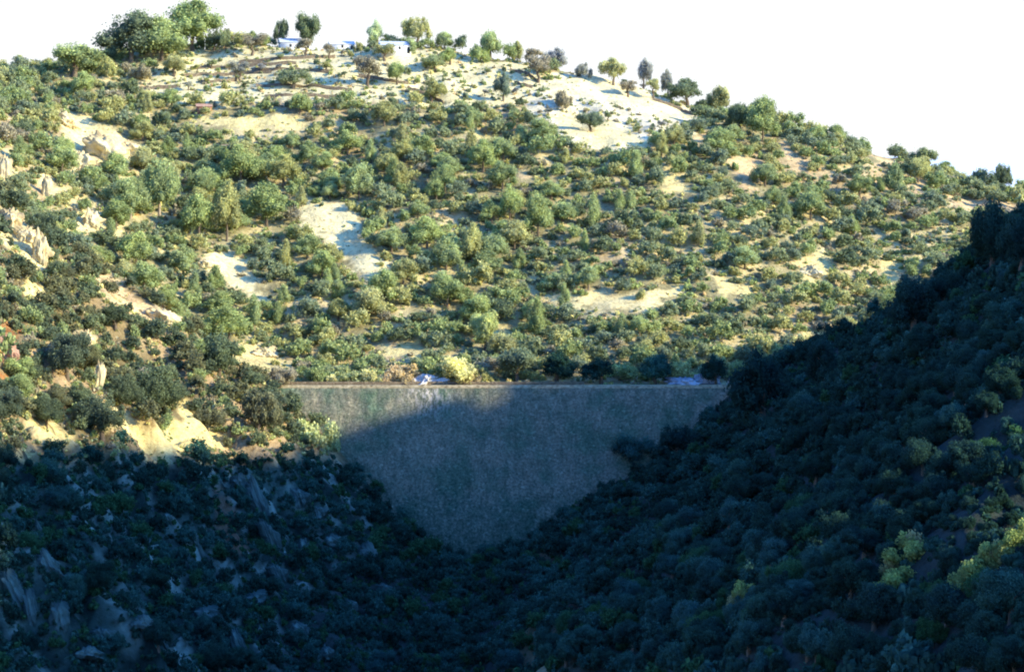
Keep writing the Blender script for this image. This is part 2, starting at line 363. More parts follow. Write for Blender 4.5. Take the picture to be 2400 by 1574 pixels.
ww = sstep(499, 494, MY)[..., None]*left*low*(1-trk[..., None]*.8); tone = tone*(1-ww)+rock*ww  # left ground below the shade line: dark rock with shade in its tone
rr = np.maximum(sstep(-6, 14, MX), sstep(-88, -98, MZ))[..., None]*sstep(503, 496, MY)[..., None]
tone = tone*(1-rr)+np.array((.04,.06,.06))*rr  # right bank and valley floor darkened and blued, shade painted into the ground
nyy, nxx = MX.shape
idx = np.arange(nyy*nxx).reshape(nyy, nxx)
Q = np.stack([idx[:-1, :-1], idx[:-1, 1:], idx[1:, 1:], idx[1:, :-1]], -1).reshape(-1, 4)
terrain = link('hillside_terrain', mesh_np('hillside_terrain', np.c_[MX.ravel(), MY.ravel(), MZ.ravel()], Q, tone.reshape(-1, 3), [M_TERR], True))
tag(terrain, 'dry valley sides and hill of straw coloured ground', kind='structure')
R = 40000
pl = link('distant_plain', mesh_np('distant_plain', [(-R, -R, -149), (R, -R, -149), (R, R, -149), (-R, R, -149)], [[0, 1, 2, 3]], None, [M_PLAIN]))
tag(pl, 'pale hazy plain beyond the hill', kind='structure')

# ------------------------------------------------------------------ dam
def grid_mesh(name, rows, mats, smooth=False):
    a = np.array(rows); r, cN, _ = a.shape; ii = np.arange(r*cN).reshape(r, cN)
    q = np.stack([ii[:-1, :-1], ii[:-1, 1:], ii[1:, 1:], ii[1:, :-1]], -1).reshape(-1, 4)
    return mesh_np(name, a.reshape(-1, 3), q, None, mats, smooth)
dam = empty('stone_dam', (0, DAM_Y, DAM_Z)); tag(dam, 'grey stone dam wall closing the valley, its right part in blue shade', 'dam')
xs = np.arange(-76, 74, .45); zs = np.arange(0, -50, -.45)
XX, ZZ = np.meshgrid(xs, zs)
dn = fbm(XX/1.1, ZZ/1.1, 201, 3)*.16 + fbm(XX/6, ZZ/9, 202, 3)*.35 + (1-np.abs(fbm(XX/2.2, ZZ/14, 207, 2))*2)*.12
dn *= sstep(0, -1.5, ZZ)
rows = np.stack([XX, ZZ*BATTER - dn - .02, ZZ-.02], -1)
face = link('wall_face', grid_mesh('wall_face', rows[::-1], [M_DAM], True), dam)
back = [[(x, 0, -.02), (x, 4.2, -.02)] for x in (-76, 74)]
bk = link('crest_road', mesh_np('crest_road', [(-76, .55, -.01), (74, .55, -.01), (74, 5.5, -.01), (-76, 5.5, -.01), (-76, 5.5, -6), (74, 5.5, -6)], [[0, 1, 2, 3], [3, 2, 5, 4]], None, [M_ROAD]), dam)
cop_rows = []
cx = np.arange(-62.5, 58, .8)
prof = [(-.12, -.35), (-.12, .42), (.55, .42), (.55, -.35)]
for (py_, pz_) in prof + [prof[0]]:
    cop_rows.append([(x, py_+.04*math.sin(x*3.1), pz_+(.06*vnoise(x*.7, 3.0, 5) if pz_ > 0 else 0)) for x in cx])
cop = link('coping', grid_mesh('coping', np.array(cop_rows, float), [M_COPE]), dam)
# parapet, added on the far side as the dark line of the road shadow
pr = []
for (py_, pz_) in [(4.6, -.1), (4.6, .75), (4.95, .75), (4.95, -.1), (4.6, -.1)]:
    pr.append([(x, py_, pz_+(.1*vnoise(x*.5, 9.0, 6) if pz_ > 0 else 0)) for x in np.arange(-60, 20, 1.0)])
par = link('road_shadow_strip', grid_mesh('road_shadow_strip', np.array(pr, float), [M_TWALL]), dam)

# ------------------------------------------------------------------ foliage prototypes (unit size: 1 m wide, 1 m tall)
def leaves_on(centres, radii, n, size, rng, squash=1.0, inner=.78, tone_jit=.35, up=.15, core=2):
    tot = sum(r*r for r in radii); V = []; T = []
    for c, r in zip(centres, radii):
        m = max(8, int(n*r*r/tot)); d = rng.normal(size=(m, 3)); d[:, 2] += up; d /= np.linalg.norm(d, axis=1)[:, None]
        rad = r*(1+rng.normal(size=m)*.20); p = np.array(c)+d*rad[:, None]*np.array([1, 1, squash])
        nrm = d*.8+rng.normal(size=(m, 3))*.75; nrm /= np.linalg.norm(nrm, axis=1)[:, None]
        a = np.cross(nrm, rng.normal(size=(m, 3))); a /= np.linalg.norm(a, axis=1)[:, None]+1e-9; b = np.cross(nrm, a)
        s = size*(.6+.8*rng.random(m))[:, None]; s2 = s*(.5+.4*rng.random(m))[:, None]
        V.append(np.stack([p-a*s, p-b*s2, p+a*s, p+b*s2], 1).reshape(-1, 3))
        lt = 1+(rng.random()-.5)*tone_jit; t = lt*(1+(rng.random(m)-.5)*.5)*(.85+.25*d[:, 2])  # leaves lighter towards the top, shading put into the tone
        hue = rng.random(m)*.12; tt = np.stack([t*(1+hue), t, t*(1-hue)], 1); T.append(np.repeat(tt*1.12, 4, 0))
    V = np.concatenate(V); T = np.concatenate(T); Fq = np.arange(len(V)).reshape(-1, 4)
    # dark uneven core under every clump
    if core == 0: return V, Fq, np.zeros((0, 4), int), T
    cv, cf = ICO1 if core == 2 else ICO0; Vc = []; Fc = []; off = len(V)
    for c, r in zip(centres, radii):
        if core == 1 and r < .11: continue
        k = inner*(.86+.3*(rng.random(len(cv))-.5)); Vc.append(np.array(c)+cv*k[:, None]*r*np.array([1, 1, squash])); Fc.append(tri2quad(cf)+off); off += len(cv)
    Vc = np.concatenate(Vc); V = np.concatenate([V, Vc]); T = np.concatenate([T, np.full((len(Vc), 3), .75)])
    return V, Fq, np.concatenate(Fc), T
def crown_arrays(kind, seed, n, size, core=2):
    rng = np.random.default_rng(seed); C = []; Rr = []
    if kind == 'oak':
        k = rng.integers(18, 28); ex = 1+.35*rng.random(); bias = rng.normal(size=2)*.06
        for i in range(k):
            a = rng.random()*6.283; q = rng.random()**.5*.40; z = .26+rng.random()*.56*(1-q*1.3)
            C.append((q*math.cos(a)*ex+bias[0], q*math.sin(a)/ex+bias[1], z)); Rr.append(.06+.12*rng.random()**1.5)
        C.append((bias[0]*.5, bias[1]*.5, .45)); Rr.append(.25)
        sq = .9
    elif kind == 'pine':
        k = rng.integers(18, 26)
        for i in range(k):
            a = rng.random()*6.283; q = rng.random()**.5*.38; z = .24+.56*(1-(q/.42)**2)*rng.random()**.6+rng.normal()*.03
            C.append((q*math.cos(a), q*math.sin(a), z)); Rr.append(.07+.11*rng.random())
        C.append((0, 0, .50)); Rr.append(.27); sq = .9
    elif kind == 'cone':
        for i in range(15):
            t = i/14; a = rng.random()*6.283; q = .30*(1-t)**.55*rng.random()**.4
            C.append((q*math.cos(a), q*math.sin(a), .22+.70*t)); Rr.append(.15*(1-t)**.5+.075)
        sq = 1.1
    elif kind == 'olive':
        k = rng.integers(9, 13)
        for i in range(k):
            a = rng.random()*6.283; q = .12+rng.random()*.24; z = .45+rng.random()*.36
            C.append((q*math.cos(a), q*math.sin(a), z)); Rr.append(.09+.08*rng.random())
        C.append((0.03, 0, .6)); Rr.append(.18); sq = .9
    elif kind == 'shrub':
        k = rng.integers(12, 20); ex = 1+.5*rng.random()
        for i in range(k):
            a = rng.random()*6.283; q = rng.random()**.5*.42; z = .12+rng.random()*.6*(1-q*1.8)
            C.append((q*math.cos(a)*ex, q*math.sin(a)/ex, z)); Rr.append(.06+.12*rng.random())
        sq = 1.0
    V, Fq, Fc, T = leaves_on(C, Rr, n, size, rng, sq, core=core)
    mx = np.abs(V[:, :2]).max()*1.9; V[:, :2] /= mx; V[:, 2] = np.maximum(V[:, 2]/V[:, 2].max(), 0)
    return V, np.concatenate([Fq, Fc]), T
def crown_mesh(kind, seed, n, size):
    V, Fa, T = crown_arrays(kind, seed, n, size); return mesh_np('crown_'+kind, V, fixq(Fa), T, [M_FOL])
def fixq(Fa): return Fa
def tri_fix_mesh(name, V, Fa, T, mats):
    # quads whose last two indices coincide are triangles
    me = bpy.data.meshes.new(name); V = np.asarray(V, np.float32)
    tri = Fa[:, 2] == Fa[:, 3]; q = Fa[~tri]; t = Fa[tri][:, :3]
    me.vertices.add(len(V)); me.vertices.foreach_set('co', V.ravel())
    loops = np.concatenate([q.ravel(), t.ravel()]).astype(np.int32); me.loops.add(len(loops)); me.loops.foreach_set('vertex_index', loops)
    st = np.concatenate([np.arange(len(q))*4, len(q)*4+np.arange(len(t))*3]).astype(np.int32); me.polygons.add(len(st)); me.polygons.foreach_set('loop_start', st)
    me.update(calc_edges=True)
    a = me.color_attributes.new('tone', 'FLOAT_COLOR', 'POINT'); a.data.foreach_set('color', np.c_[T, np.ones(len(T))].astype(np.float32).ravel())
    for m in mats: me.materials.append(m)
    return me
def tube(path, radii, k=7):
    V = []; Fq = []
    for i, (p, r) in enumerate(zip(path, radii)):
        p = np.array(p, float)
        for j in range(k):
            a = 6.2832*j/k; V.append(p+np.array([math.cos(a)*r, math.sin(a)*r, 0]))
        if i:
            for j in range(k): b = (i-1)*k; Fq.append((b+j, b+(j+1) % k, b+k+(j+1) % k, b+k+j))
    return V, Fq
def trunk_mesh(kind, seed, mat):
    rng = random.Random(seed); top = {'oak': .5, 'pine': .74, 'cone': .7, 'olive': .55}[kind]; r0 = {'oak': .045, 'pine': .028, 'cone': .03, 'olive': .055}[kind]
    V, Fq = tube([(rng.uniform(-.02, .02)*i, rng.uniform(-.02, .02)*i, -.06+(top+.06)*i/5) for i in range(6)], [r0*(1.25-.17*i) for i in range(6)])
    V = list(V); Fq = list(Fq)
    for b in range(4):
        a = b*1.57+rng.random(); z0 = top*(.45+.12*b)
        pv, pf = tube([(0, 0, z0), (.08*math.cos(a), .08*math.sin(a), z0+.09), (.2*math.cos(a), .2*math.sin(a), z0+.2)], [r0*.5, r0*.35, r0*.15], 5)
        o = len(V); V += pv; Fq += [tuple(o+i for i in f) for f in pf]
    return mesh_np('trunk_'+kind, V, Fq, None, [mat], True)
KINDS = ('oak', 'pine', 'cone', 'olive', 'shrub')
LEAF = {'oak': (4200, .021), 'pine': (4400, .019), 'cone': (3000, .022), 'olive': (1900, .024), 'shrub': (2000, .030)}
FAR_M = {}; NEAR_M = {}; TRUNK = {}
for ki, k in enumerate(KINDS):
    n, s = LEAF[k]
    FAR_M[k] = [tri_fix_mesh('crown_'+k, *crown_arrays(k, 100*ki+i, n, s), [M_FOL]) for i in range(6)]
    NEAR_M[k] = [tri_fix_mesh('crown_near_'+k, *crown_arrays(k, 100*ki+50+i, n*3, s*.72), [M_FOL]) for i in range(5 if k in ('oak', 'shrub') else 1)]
    if k != 'shrub': TRUNK[k] = trunk_mesh(k, ki, M_BARK)
PALETRUNK = trunk_mesh('pine', 5, M_PALEBARK)

def lift(d):
    for k_, v_ in d.items():
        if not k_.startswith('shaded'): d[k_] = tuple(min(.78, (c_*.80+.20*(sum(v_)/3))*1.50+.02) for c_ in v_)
    return d
TONES = {  # name -> base colour; shaded tones have the blue shade mixed in
 'grey green': (.200,.255,.120), 'dark green': (.120,.170,.080), 'olive green': (.330,.350,.115), 'bright green': (.270,.350,.115), 'mid green': (.225,.300,.100),
 'yellow green': (.36,.42,.15), 'dull brown': (.27,.25,.16), 'blue green': (.160,.220,.130), 'straw yellow': (.74,.60,.20), 'orange brown': (.62,.42,.20), 'grey': (.24,.26,.23), 'pale green': (.36,.46,.28),
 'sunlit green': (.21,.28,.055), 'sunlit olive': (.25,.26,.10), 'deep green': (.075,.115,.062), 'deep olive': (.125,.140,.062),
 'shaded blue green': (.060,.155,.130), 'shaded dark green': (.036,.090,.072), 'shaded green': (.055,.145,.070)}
lift(TONES)
KNAME = {'oak': 'oak_tree', 'pine': 'pine_tree', 'cone': 'conifer_tree', 'olive': 'olive_tree', 'shrub': 'shrub'}
KWORD = {'oak': 'oak', 'pine': 'pine', 'cone': 'upright conifer', 'olive': 'olive tree', 'shrub': 'shrub'}
KCAT = {'oak': 'tree', 'pine': 'tree', 'cone': 'tree', 'olive': 'tree', 'shrub': 'bush'}
KGROUP = {'oak': 'oaks covering the valley sides', 'pine': 'pines on the hillside', 'cone': 'upright conifers on the hillside', 'olive': 'olive trees on the terraced hilltop', 'shrub': 'shrubs between the trees'}
placed = []   # x, y, radius
count = {k: 0 for k in KINDS}
def add_plant(kind, x, y, w, h, tone, label=None, near=False, pale=False, sink=.0, z=None):
    zz = float(gz(x, y)) if z is None else z
    rng = random.Random(int(x*131+y*977)); ms = (NEAR_M if near else FAR_M)[kind]; me = ms[rng.randrange(len(ms))]
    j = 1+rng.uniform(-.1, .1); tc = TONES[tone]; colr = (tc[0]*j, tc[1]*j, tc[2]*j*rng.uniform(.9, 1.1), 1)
    rz = rng.random()*6.28
    if kind == 'shrub':
        o = link('shrub', me, loc=(x, y, zz-sink-.1)); cr = o
    else:
        o = empty(KNAME[kind], (x, y, zz-sink)); cr = link('crown', me, o); link('trunk', PALETRUNK if pale else TRUNK[kind], o)
    o.rotation_euler = (0, 0, rz); o.scale = (w, w, h); cr.color = colr
    tag(o, label, KCAT[kind], KGROUP[kind]); placed.append((x, y, w/2)); count[kind] += 1
    return o

# hand-placed plants, read off the photograph: X centre, Y of the base, width, height in photo pixels
HAND = [
 ('oak',165,190,150,78,'mid green','largest dark leafy tree at the left end of the hill skyline'),
 ('shrub',245,190,60,50,'olive green','olive bush beside the leftmost big skyline tree'),
 ('pine',298,160,175,112,'dark green','wide dark pine at left of the skyline pine cluster'),
 ('pine',372,155,140,100,'mid green','dark pine in the middle of the skyline pine cluster'),
 ('pine',445,130,165,112,'mid green','tallest spreading pine of the skyline cluster, standing highest'),
 ('oak',500,122,55,45,'dark green','small round tree right of the tallest skyline pine'),
 ('oak',528,125,38,48,'grey green','narrow tree at the right edge of the skyline pine cluster'),
 ('shrub',330,200,70,40,'dull brown','brownish bush on the straw field below the skyline pines'),
 ('oak',405,190,75,50,'olive green','round yellow topped tree below the tallest skyline pine'),
 ('oak',662,78,44,36,'dark green','smaller dark tree of the pair above the white hilltop house'),
 ('oak',718,80,76,58,'dark green','larger round tree of the pair above the white hilltop house'),
 ('olive',590,140,66,48,'dull brown','ragged brown olive tree left of the white hilltop house'),
 ('olive',560,198,52,46,'grey','grey heart-shaped olive tree alone on the left terraces'),
 ('olive',715,138,56,38,'dull brown','ragged olive tree just below the white hilltop house'),
 ('olive',770,142,34,36,'dull brown','small dark olive tree to the right below the white hilltop house'),
 ('oak',885,95,56,52,'pale green','pale feathery tree on the skyline above the blue roofed house'),
 ('oak',978,72,80,40,'olive green','low spreading tree on the skyline right of the blue roofed house'),
 ('shrub',840,122,28,26,'olive green','tiny round bush left of the blue roofed house'),
 ('shrub',955,135,60,34,'bright green','green bush below the blue roofed house'),
 ('olive',900,150,60,40,'olive green','olive tree under the blue roofed house'),
 ('oak',1148,130,88,64,'bright green','bright green round tree standing out on the middle skyline'),
 ('shrub',1122,158,62,44,'bright green','bright green bush just below the bright round skyline tree'),
 ('oak',1055,160,60,40,'mid green','green tree left below the bright round skyline tree'),
 ('oak',1020,178,70,40,'grey green','grey green tree on the upper slope left of the bare shoulder'),
 ('olive',1250,150,60,38,'dull brown','brown ragged tree on the skyline above the bare shoulder'),
 ('oak',1302,140,72,32,'grey','flat grey tree on the skyline above the bare shoulder'),
 ('olive',1262,200,66,60,'dull brown','brown ragged tree on the bare shoulder under the skyline'),
 ('shrub',1368,168,44,24,'grey','small grey bush on the skyline right of the flat grey tree'),
 ('oak',1438,195,68,64,'olive green','yellow topped tree on the skyline above the bare shoulder'),
 ('oak',1508,178,46,46,'grey','grey tree on the skyline second right of the yellow topped one'),
 ('oak',1566,190,38,32,'grey','smallest grey tree on the skyline left of the big dark oak'),
 ('olive',1473,232,56,38,'dull brown','low brown tree on the bare shoulder right side'),
 ('olive',1532,236,42,44,'olive green','small ragged tree between bare shoulder and big dark skyline oak'),
 ('oak',1612,245,96,66,'dark green','big dark oak on the right part of the skyline'),
 ('oak',1690,250,84,52,'olive green','olive green tree touching the right side of the big dark skyline oak'),
 ('oak',1180,245,54,66,'blue green','single dark tree on the pale slope below the bright round skyline tree'),
 ('oak',1385,312,84,46,'dark green','dark round tree in the middle of the bare shoulder'),
 ('shrub',1325,262,70,40,'dull brown','brown bush at the upper left of the bare shoulder'),
 ('oak',1775,262,50,36,'dark green','small dark tree on the skyline right of the big dark oak'),
 ('pine',1790,340,82,100,'bright green','tall bright green tree near the right skyline'),
 ('oak',1735,320,90,66,'dark green','dark tree left of the tall bright green tree'),
 ('oak',2160,378,70,36,'grey green','grey green tree on the right skyline where the slope steps down'),
 ('oak',2350,436,52,56,'dark green','lone dark tree on the skyline near the right edge of the photo'),
 ('oak',930,205,56,52,'mid green','green tree standing among the terraces below the blue roofed house'),
 ('olive',860,210,70,70,'dull brown','tall ragged brown tree at the right end of the terraces'),
 ('oak',1010,250,80,60,'olive green','olive green tree under the right end of the terraces'),
 ('oak',685,215,110,45,'grey green','wide low tree on the terraces below the house'),
 # middle hillside pines
 ('pine',368,520,120,135,'mid green','spreading pine with a pale visible trunk at left of the hillside'),
 ('pine',560,455,125,90,'mid green','broad pine at the top of the left pine stand'),
 ('pine',660,450,120,72,'olive green','broad pine right of the topmost one in the left pine stand'),
 ('pine',838,480,92,80,'bright green','round bright edged pine just above the white gully'),
 ('pine',300,520,100,90,'bright green','bright green pine left of the pine with the pale trunk'),
 ('pine',462,580,110,105,'mid green','pine leaning over the cream slide at its upper left'),
 ('pine',528,580,90,130,'olive green','tall pine with a thin trunk directly above the cream slide'),
 ('pine',622,548,115,98,'mid green','large rounded pine left of the white gully'),
 ('pine',752,668,76,62,'bright green','bright pine in the gap between cream slide and white gully'),
 ('pine',890,735,96,80,'bright green','bright pine at the lower end of the white gully'),
 ('pine',1180,395,76,56,'bright green','bright small pine in the centre of the hillside above middle'),
 ('pine',1105,635,70,95,'olive green','olive pine in the centre of the hillside right of the white gully'),
 ('pine',1195,535,70,80,'bright green','left one of two bright pines side by side mid hill'),
 ('pine',1262,565,80,90,'bright green','right one of two bright pines side by side mid hill'),
 ('cone',1392,545,52,80,'bright green','slender bright conifer mid hill right of the two bright pines'),
 ('cone',1490,430,52,66,'bright green','slender bright conifer below the bare shoulder'),
 ('cone',1258,800,56,90,'mid green','upright conifer above the dam centre'),
 ('oak',1138,835,92,90,'yellow green','yellow green round tree above the dam crest'),
 ('cone',2100,460,50,70,'mid green','upright conifer below the right skyline'),
 ('oak',1500,800,60,50,'bright green','bright green tree above the right half of the dam'),
 # dam crest
 ('oak',1212,893,120,86,'dark green','dark tree right of the yellow bushes on the dam crest'),
 ('oak',1305,893,130,70,'shaded dark green','wide dark tree behind the middle right of the dam crest'),
 ('oak',1410,893,110,62,'shaded dark green','dark tree in shade behind the dam crest, right of middle'),
 ('oak',1535,893,130,66,'shaded blue green','shaded tree behind the stone heap on the dam crest'),
 ('oak',1681,909,78,70,'shaded dark green','almost black round tree at the right end of the dam crest'),
 ('shrub',1068,895,150,66,'straw yellow','straw yellow rounded bush on the dam crest'),
 ('shrub',960,894,96,46,'orange brown','orange brown bush left of the white rubble on the dam crest'),
 ('shrub',930,894,80,44,'orange brown','orange brown bush nearest the middle left of the dam crest'),
 ('shrub',812,897,110,44,'yellow green','low yellow green bush on the left half of the dam crest'),
 ('shrub',745,896,70,44,'mid green','green bush at the left end of the dam crest'),
 ('shrub',870,895,80,34,'straw yellow','small straw bush on the left half of the dam crest'),
 ('shrub',780,896,50,26,'straw yellow','lowest straw bush near the left end of the dam crest'),
 ('shrub',905,895,60,30,'orange brown','low orange brown bush right of the small straw bush on the crest'),
 ('shrub',1110,895,60,34,'orange brown','orange brown bush right of the rounded straw bush on the crest'),
 ('shrub',1130,893,60,40,'olive green','olive bush right of the straw yellow bush on the dam crest'),
 ('shrub',735,1065,120,62,'yellow green','sunlit yellow green bush at the foot of the dam left end'),
 ('shrub',770,1068,80,62,'yellow green','rounder sunlit bush touching the dam face lower left'),
 ('oak',600,1030,120,110,'deep olive','speckled sunlit tree at the left end of the dam'),
 ('oak',655,925,90,60,'dull brown','brown tree covering the left end of the dam coping'),
 ('oak',350,965,165,110,'deep green','large grey green tree above the straw slope at lower left'),
 ('oak',230,1070,150,100,'deep green','dark tree in the straw slope just above the shadow edge'),
 ('oak',150,905,130,110,'deep green','dark tree right of the red earth bank'),
 ('oak',510,900,130,110,'deep green','grey green tree on the slope left of the dam'),
 # right bank silhouettes
 ('oak',1795,1006,184,174,'shaded dark green','large dark tree where the right bank meets the dam'),
 ('cone',1806,900,40,60,'shaded blue green','pointed dark tree rising behind the big tree at the dam end'),
 ('oak',1940,918,123,120,'shaded dark green','round dark tree on the right bank edge, beyond the dam'),
 ('oak',2040,851,89,67,'shaded dark green','low dark tree on the edge of the right bank, midway up'),
 ('oak',2150,786,168,132,'shaded dark green','broad dark tree on the right bank edge, halfway to the top'),
 ('oak',2215,721,123,84,'shaded dark green','dark tree just below the tall dark tree on the right bank edge'),
 ('oak',2335,646,160,172,'shaded dark green','tall dark rounded tree at the right edge of the photo'),
 ('oak',2400,646,123,150,'shaded dark green','dark tree cut by the right edge of the photo'),
 ('oak',1480,1120,130,90,'shaded blue green','rounded dark tree low on the right bank against the dam face'),
 ('oak',1590,1090,130,90,'shaded dark green','dark tree on the right bank in front of the dam face'),
]
LIT = [('shrub',2128,1318,110,70,0,'sunlit green','largest sunlit bush, uppermost of the sunlit clump in the shaded bank'),
 ('shrub',2086,1300,50,44,0,'sunlit olive','small brownish sunlit bush at the upper left of the sunlit clump'),
 ('shrub',2105,1362,92,60,1,'sunlit green','middle bush of the sunlit clump, under the largest sunlit bush'),
 ('shrub',2150,1350,60,56,0,'sunlit olive','olive bush at the right side of the sunlit clump'),
 ('shrub',2072,1392,66,40,1,'sunlit green','lowest left bush of the sunlit clump in the shaded bank'),
 ('shrub',1752,1400,56,48,4,'sunlit green','small pale sunlit bush in the middle of the shaded right bank'),
 ('shrub',1730,1420,44,30,4,'sunlit olive','tiny sunlit bush lower left of the small pale sunlit bush'),
 ('shrub',2300,1345,96,64,2,'sunlit green','upper sunlit bush between the sunlit clump and the right photo edge'),
 ('shrub',2262,1368,84,46,2,'sunlit green','lower left sunlit bush between the sunlit clump and the photo edge'),
 ('shrub',2335,1368,70,50,2,'sunlit olive','lower right olive bush near the right photo edge, sunlit'),
 ('shrub',2345,1275,80,60,3,'sunlit green','sunlit bush by the right edge of the photo, left one of two'),
 ('shrub',2390,1265,80,80,3,'sunlit green','sunlit bush cut by the right edge of the photo'),
]
for kind, X, Y, w, h, tn, lb in HAND:
    hit = ray_hit(X, Y)
    if Y < silY(X)+14 and X < 2450 and not (X > 2250 and Y > 500):
        D = silD(X)-8 if Y > silY(X)-12 else silD(X); x = (X-HX)/F_PX*D
        hit = np.array([x, D, 0]); Yg = HY-float(gz(x, D))/D*F_PX
        if Y < Yg-6: h = h  # stands a little beyond the brow
        z = (HY-Y)/F_PX*D if Y > Yg else float(gz(x, D))
        top = (HY-(Y-h))/F_PX*D; hm = max(top-float(gz(x, D)), h*D/F_PX*.8)
        o = add_plant(kind, x, D, w*D/F_PX, hm, tn, lb); continue
    if 680 < X < 1720 and 885 < Y < 900:
        D = 509.; x = (X-HX)/F_PX*D; hit = np.array([x, D, float(gz(x, D))])
        hm = (HY-(Y-h))/F_PX*D - hit[2]; add_plant(kind, x, D, w*D/F_PX, max(hm, 2.2), tn, lb); continue
    if hit is None: continue
    x, D, _ = hit; near = D < 430
    k = D/F_PX
    add_plant(kind, x, D+w*k*.25, w*k, h*k*(1.12 if kind != 'pine' else 1.15), tn, lb, near=near, pale='pale' in lb and 'trunk' in lb)
for (kind, X, Y, w, h, bi, tn, lb) in LIT:
    D = BEAMS[bi][2]; x, y, z = P(X, Y, D); k = D/F_PX
    g = float(gz(x, y)); print('lit', X, Y, D, z-g)
    add_plant(kind, x, y, w*k*1.35, max(2.2, h*k*.95), tn, lb, near=False)

# ------------------------------------------------------------------ rocks
def rock_mesh(seed, mat, tall=False):
    V, Fc = ICO3; rng = np.random.default_rng(seed); V = V.copy()
    for i in range(16):                                     # plane cuts give broken faces
        d = rng.normal(size=3); d /= np.linalg.norm(d); k = .55+.35*rng.random(); s = V@d; V -= np.outer(np.maximum(s-k, 0), d)*.93
    n = fbm(V[:, 0]*3+seed, V[:, 2]*(1.2 if tall else 3)+V[:, 1]*2.2, seed, 4)
    ang = np.arctan2(V[:, 1], V[:, 0]); g = np.abs(fbm(ang*2.6+seed, V[:, 2]*1.1, seed+9, 3))*2
    st = np.floor(vnoise(ang*2.2+7, V[:, 2]*2.2, seed+4)*5)/5
    q = (V[:, 2]*3+n); q = np.where(np.abs(V[:, 2]) < .95, 1, 1)
    fn = fbm(V[:, 0]*9+V[:, 1]*7+seed, V[:, 2]*8, seed+30, 3)
    V *= (1+.30*n-.30*g+.30*(st-.5)+.14*fn)[:, None]
    return mesh_np('rock', V*.5, Fc, None, [mat], False)
RM = {}
def rock(X, Y, w, h, mat, label, name='rock_outcrop', depth=.8, tilt=0, D=None, group=None, cat='rock'):
    key = (mat.name, random.randrange(4))
    if key not in RM: RM[key] = rock_mesh(len(RM)*13+5, mat, True)
    hit = ray_hit(X, Y+h*.35) if D is None else np.array(P(X, Y+h*.35, D))
    if hit is None: return
    k = hit[1]/F_PX; o = link(name, RM[key], loc=(hit[0], hit[1]+w*k*depth*.15, hit[2]+h*k*.22))
    o.scale = (w*k*1.25, w*k*depth, h*k*1.15); o.rotation_euler = (random.uniform(-.15, .15), math.radians(tilt), random.uniform(-.5, .5))
    tag(o, label, cat, group); placed.append((hit[0], hit[1], w*k*.35)); return o
for a in [
 (240,345,110,80,M_ROCK,'cream cliff face on the upper left hillside',15),(185,372,70,70,M_ROCK,'left part of the cream cliff, lower and narrower',10),(305,350,60,45,M_ROCK,'right end block of the cream cliff',20),
 (150,280,70,36,M_ROCK,'low cream rock above the cream cliff',25),
 (8,385,34,80,M_ROCK,'upright cream rock at the left edge of the photo',0),(20,515,60,80,M_ROCK,'cream crag at the left edge below the upright rock',10),
 (92,585,52,100,M_ROCK,'tall pale crag with a sheer dark right side',0),(60,550,60,50,M_ROCK,'cream block left of the tall pale crag',20),
 (212,515,52,56,M_ROCK,'pointed cream rock right of the left edge crags',-8),(108,440,26,70,M_ROCK,'thin upright cream rock between two oaks',5),
 (375,742,84,54,M_ROCK,'rounded cream boulder on the left slope',15),(197,795,46,74,M_ROCK,'upright cream boulder above the dark trees at left',15),
 (232,880,26,90,M_ROCK,'narrow cream rock rib beside the dark trees at left',5),(578,885,22,70,M_ROCK,'thin pale rock rib left of the dam',10),
 (625,825,66,30,M_ROCK,'low cream rock slab above the left end of the dam',18),(1905,635,60,40,M_ROCK,'cream outcrop on the right hillside',20),
 (15,820,60,100,M_TILE,'red earth bluff at the left edge of the photo',5),(480,620,40,30,M_ROCK,'small cream rock at the head of the cream slide',0)]:
    rock(*a[:6], tilt=a[6])
for a in [(1000,893,70,30,'white rubble heap on the middle of the dam crest'),(975,898,36,20,'small white stone left of the white rubble heap'),(1035,898,40,18,'small white stone right of the white rubble heap')]:
    rock(a[0], a[1]-6, a[2], a[3], M_WHITE, a[4], 'rubble_heap', D=505.5, cat='rubble')
for a in [(1605,896,90,26,'blue grey stone heap near the right end of the dam crest'),(1650,893,60,36,'steeper stone heap beside the black round tree'),(1715,900,26,34,'pale stone right of the black round tree')]:
    rock(a[0], a[1]-4, a[2], a[3], M_BLUEST if a[0] < 1700 else M_WHITE, a[4], 'stone_heap', D=505.5, cat='stones')
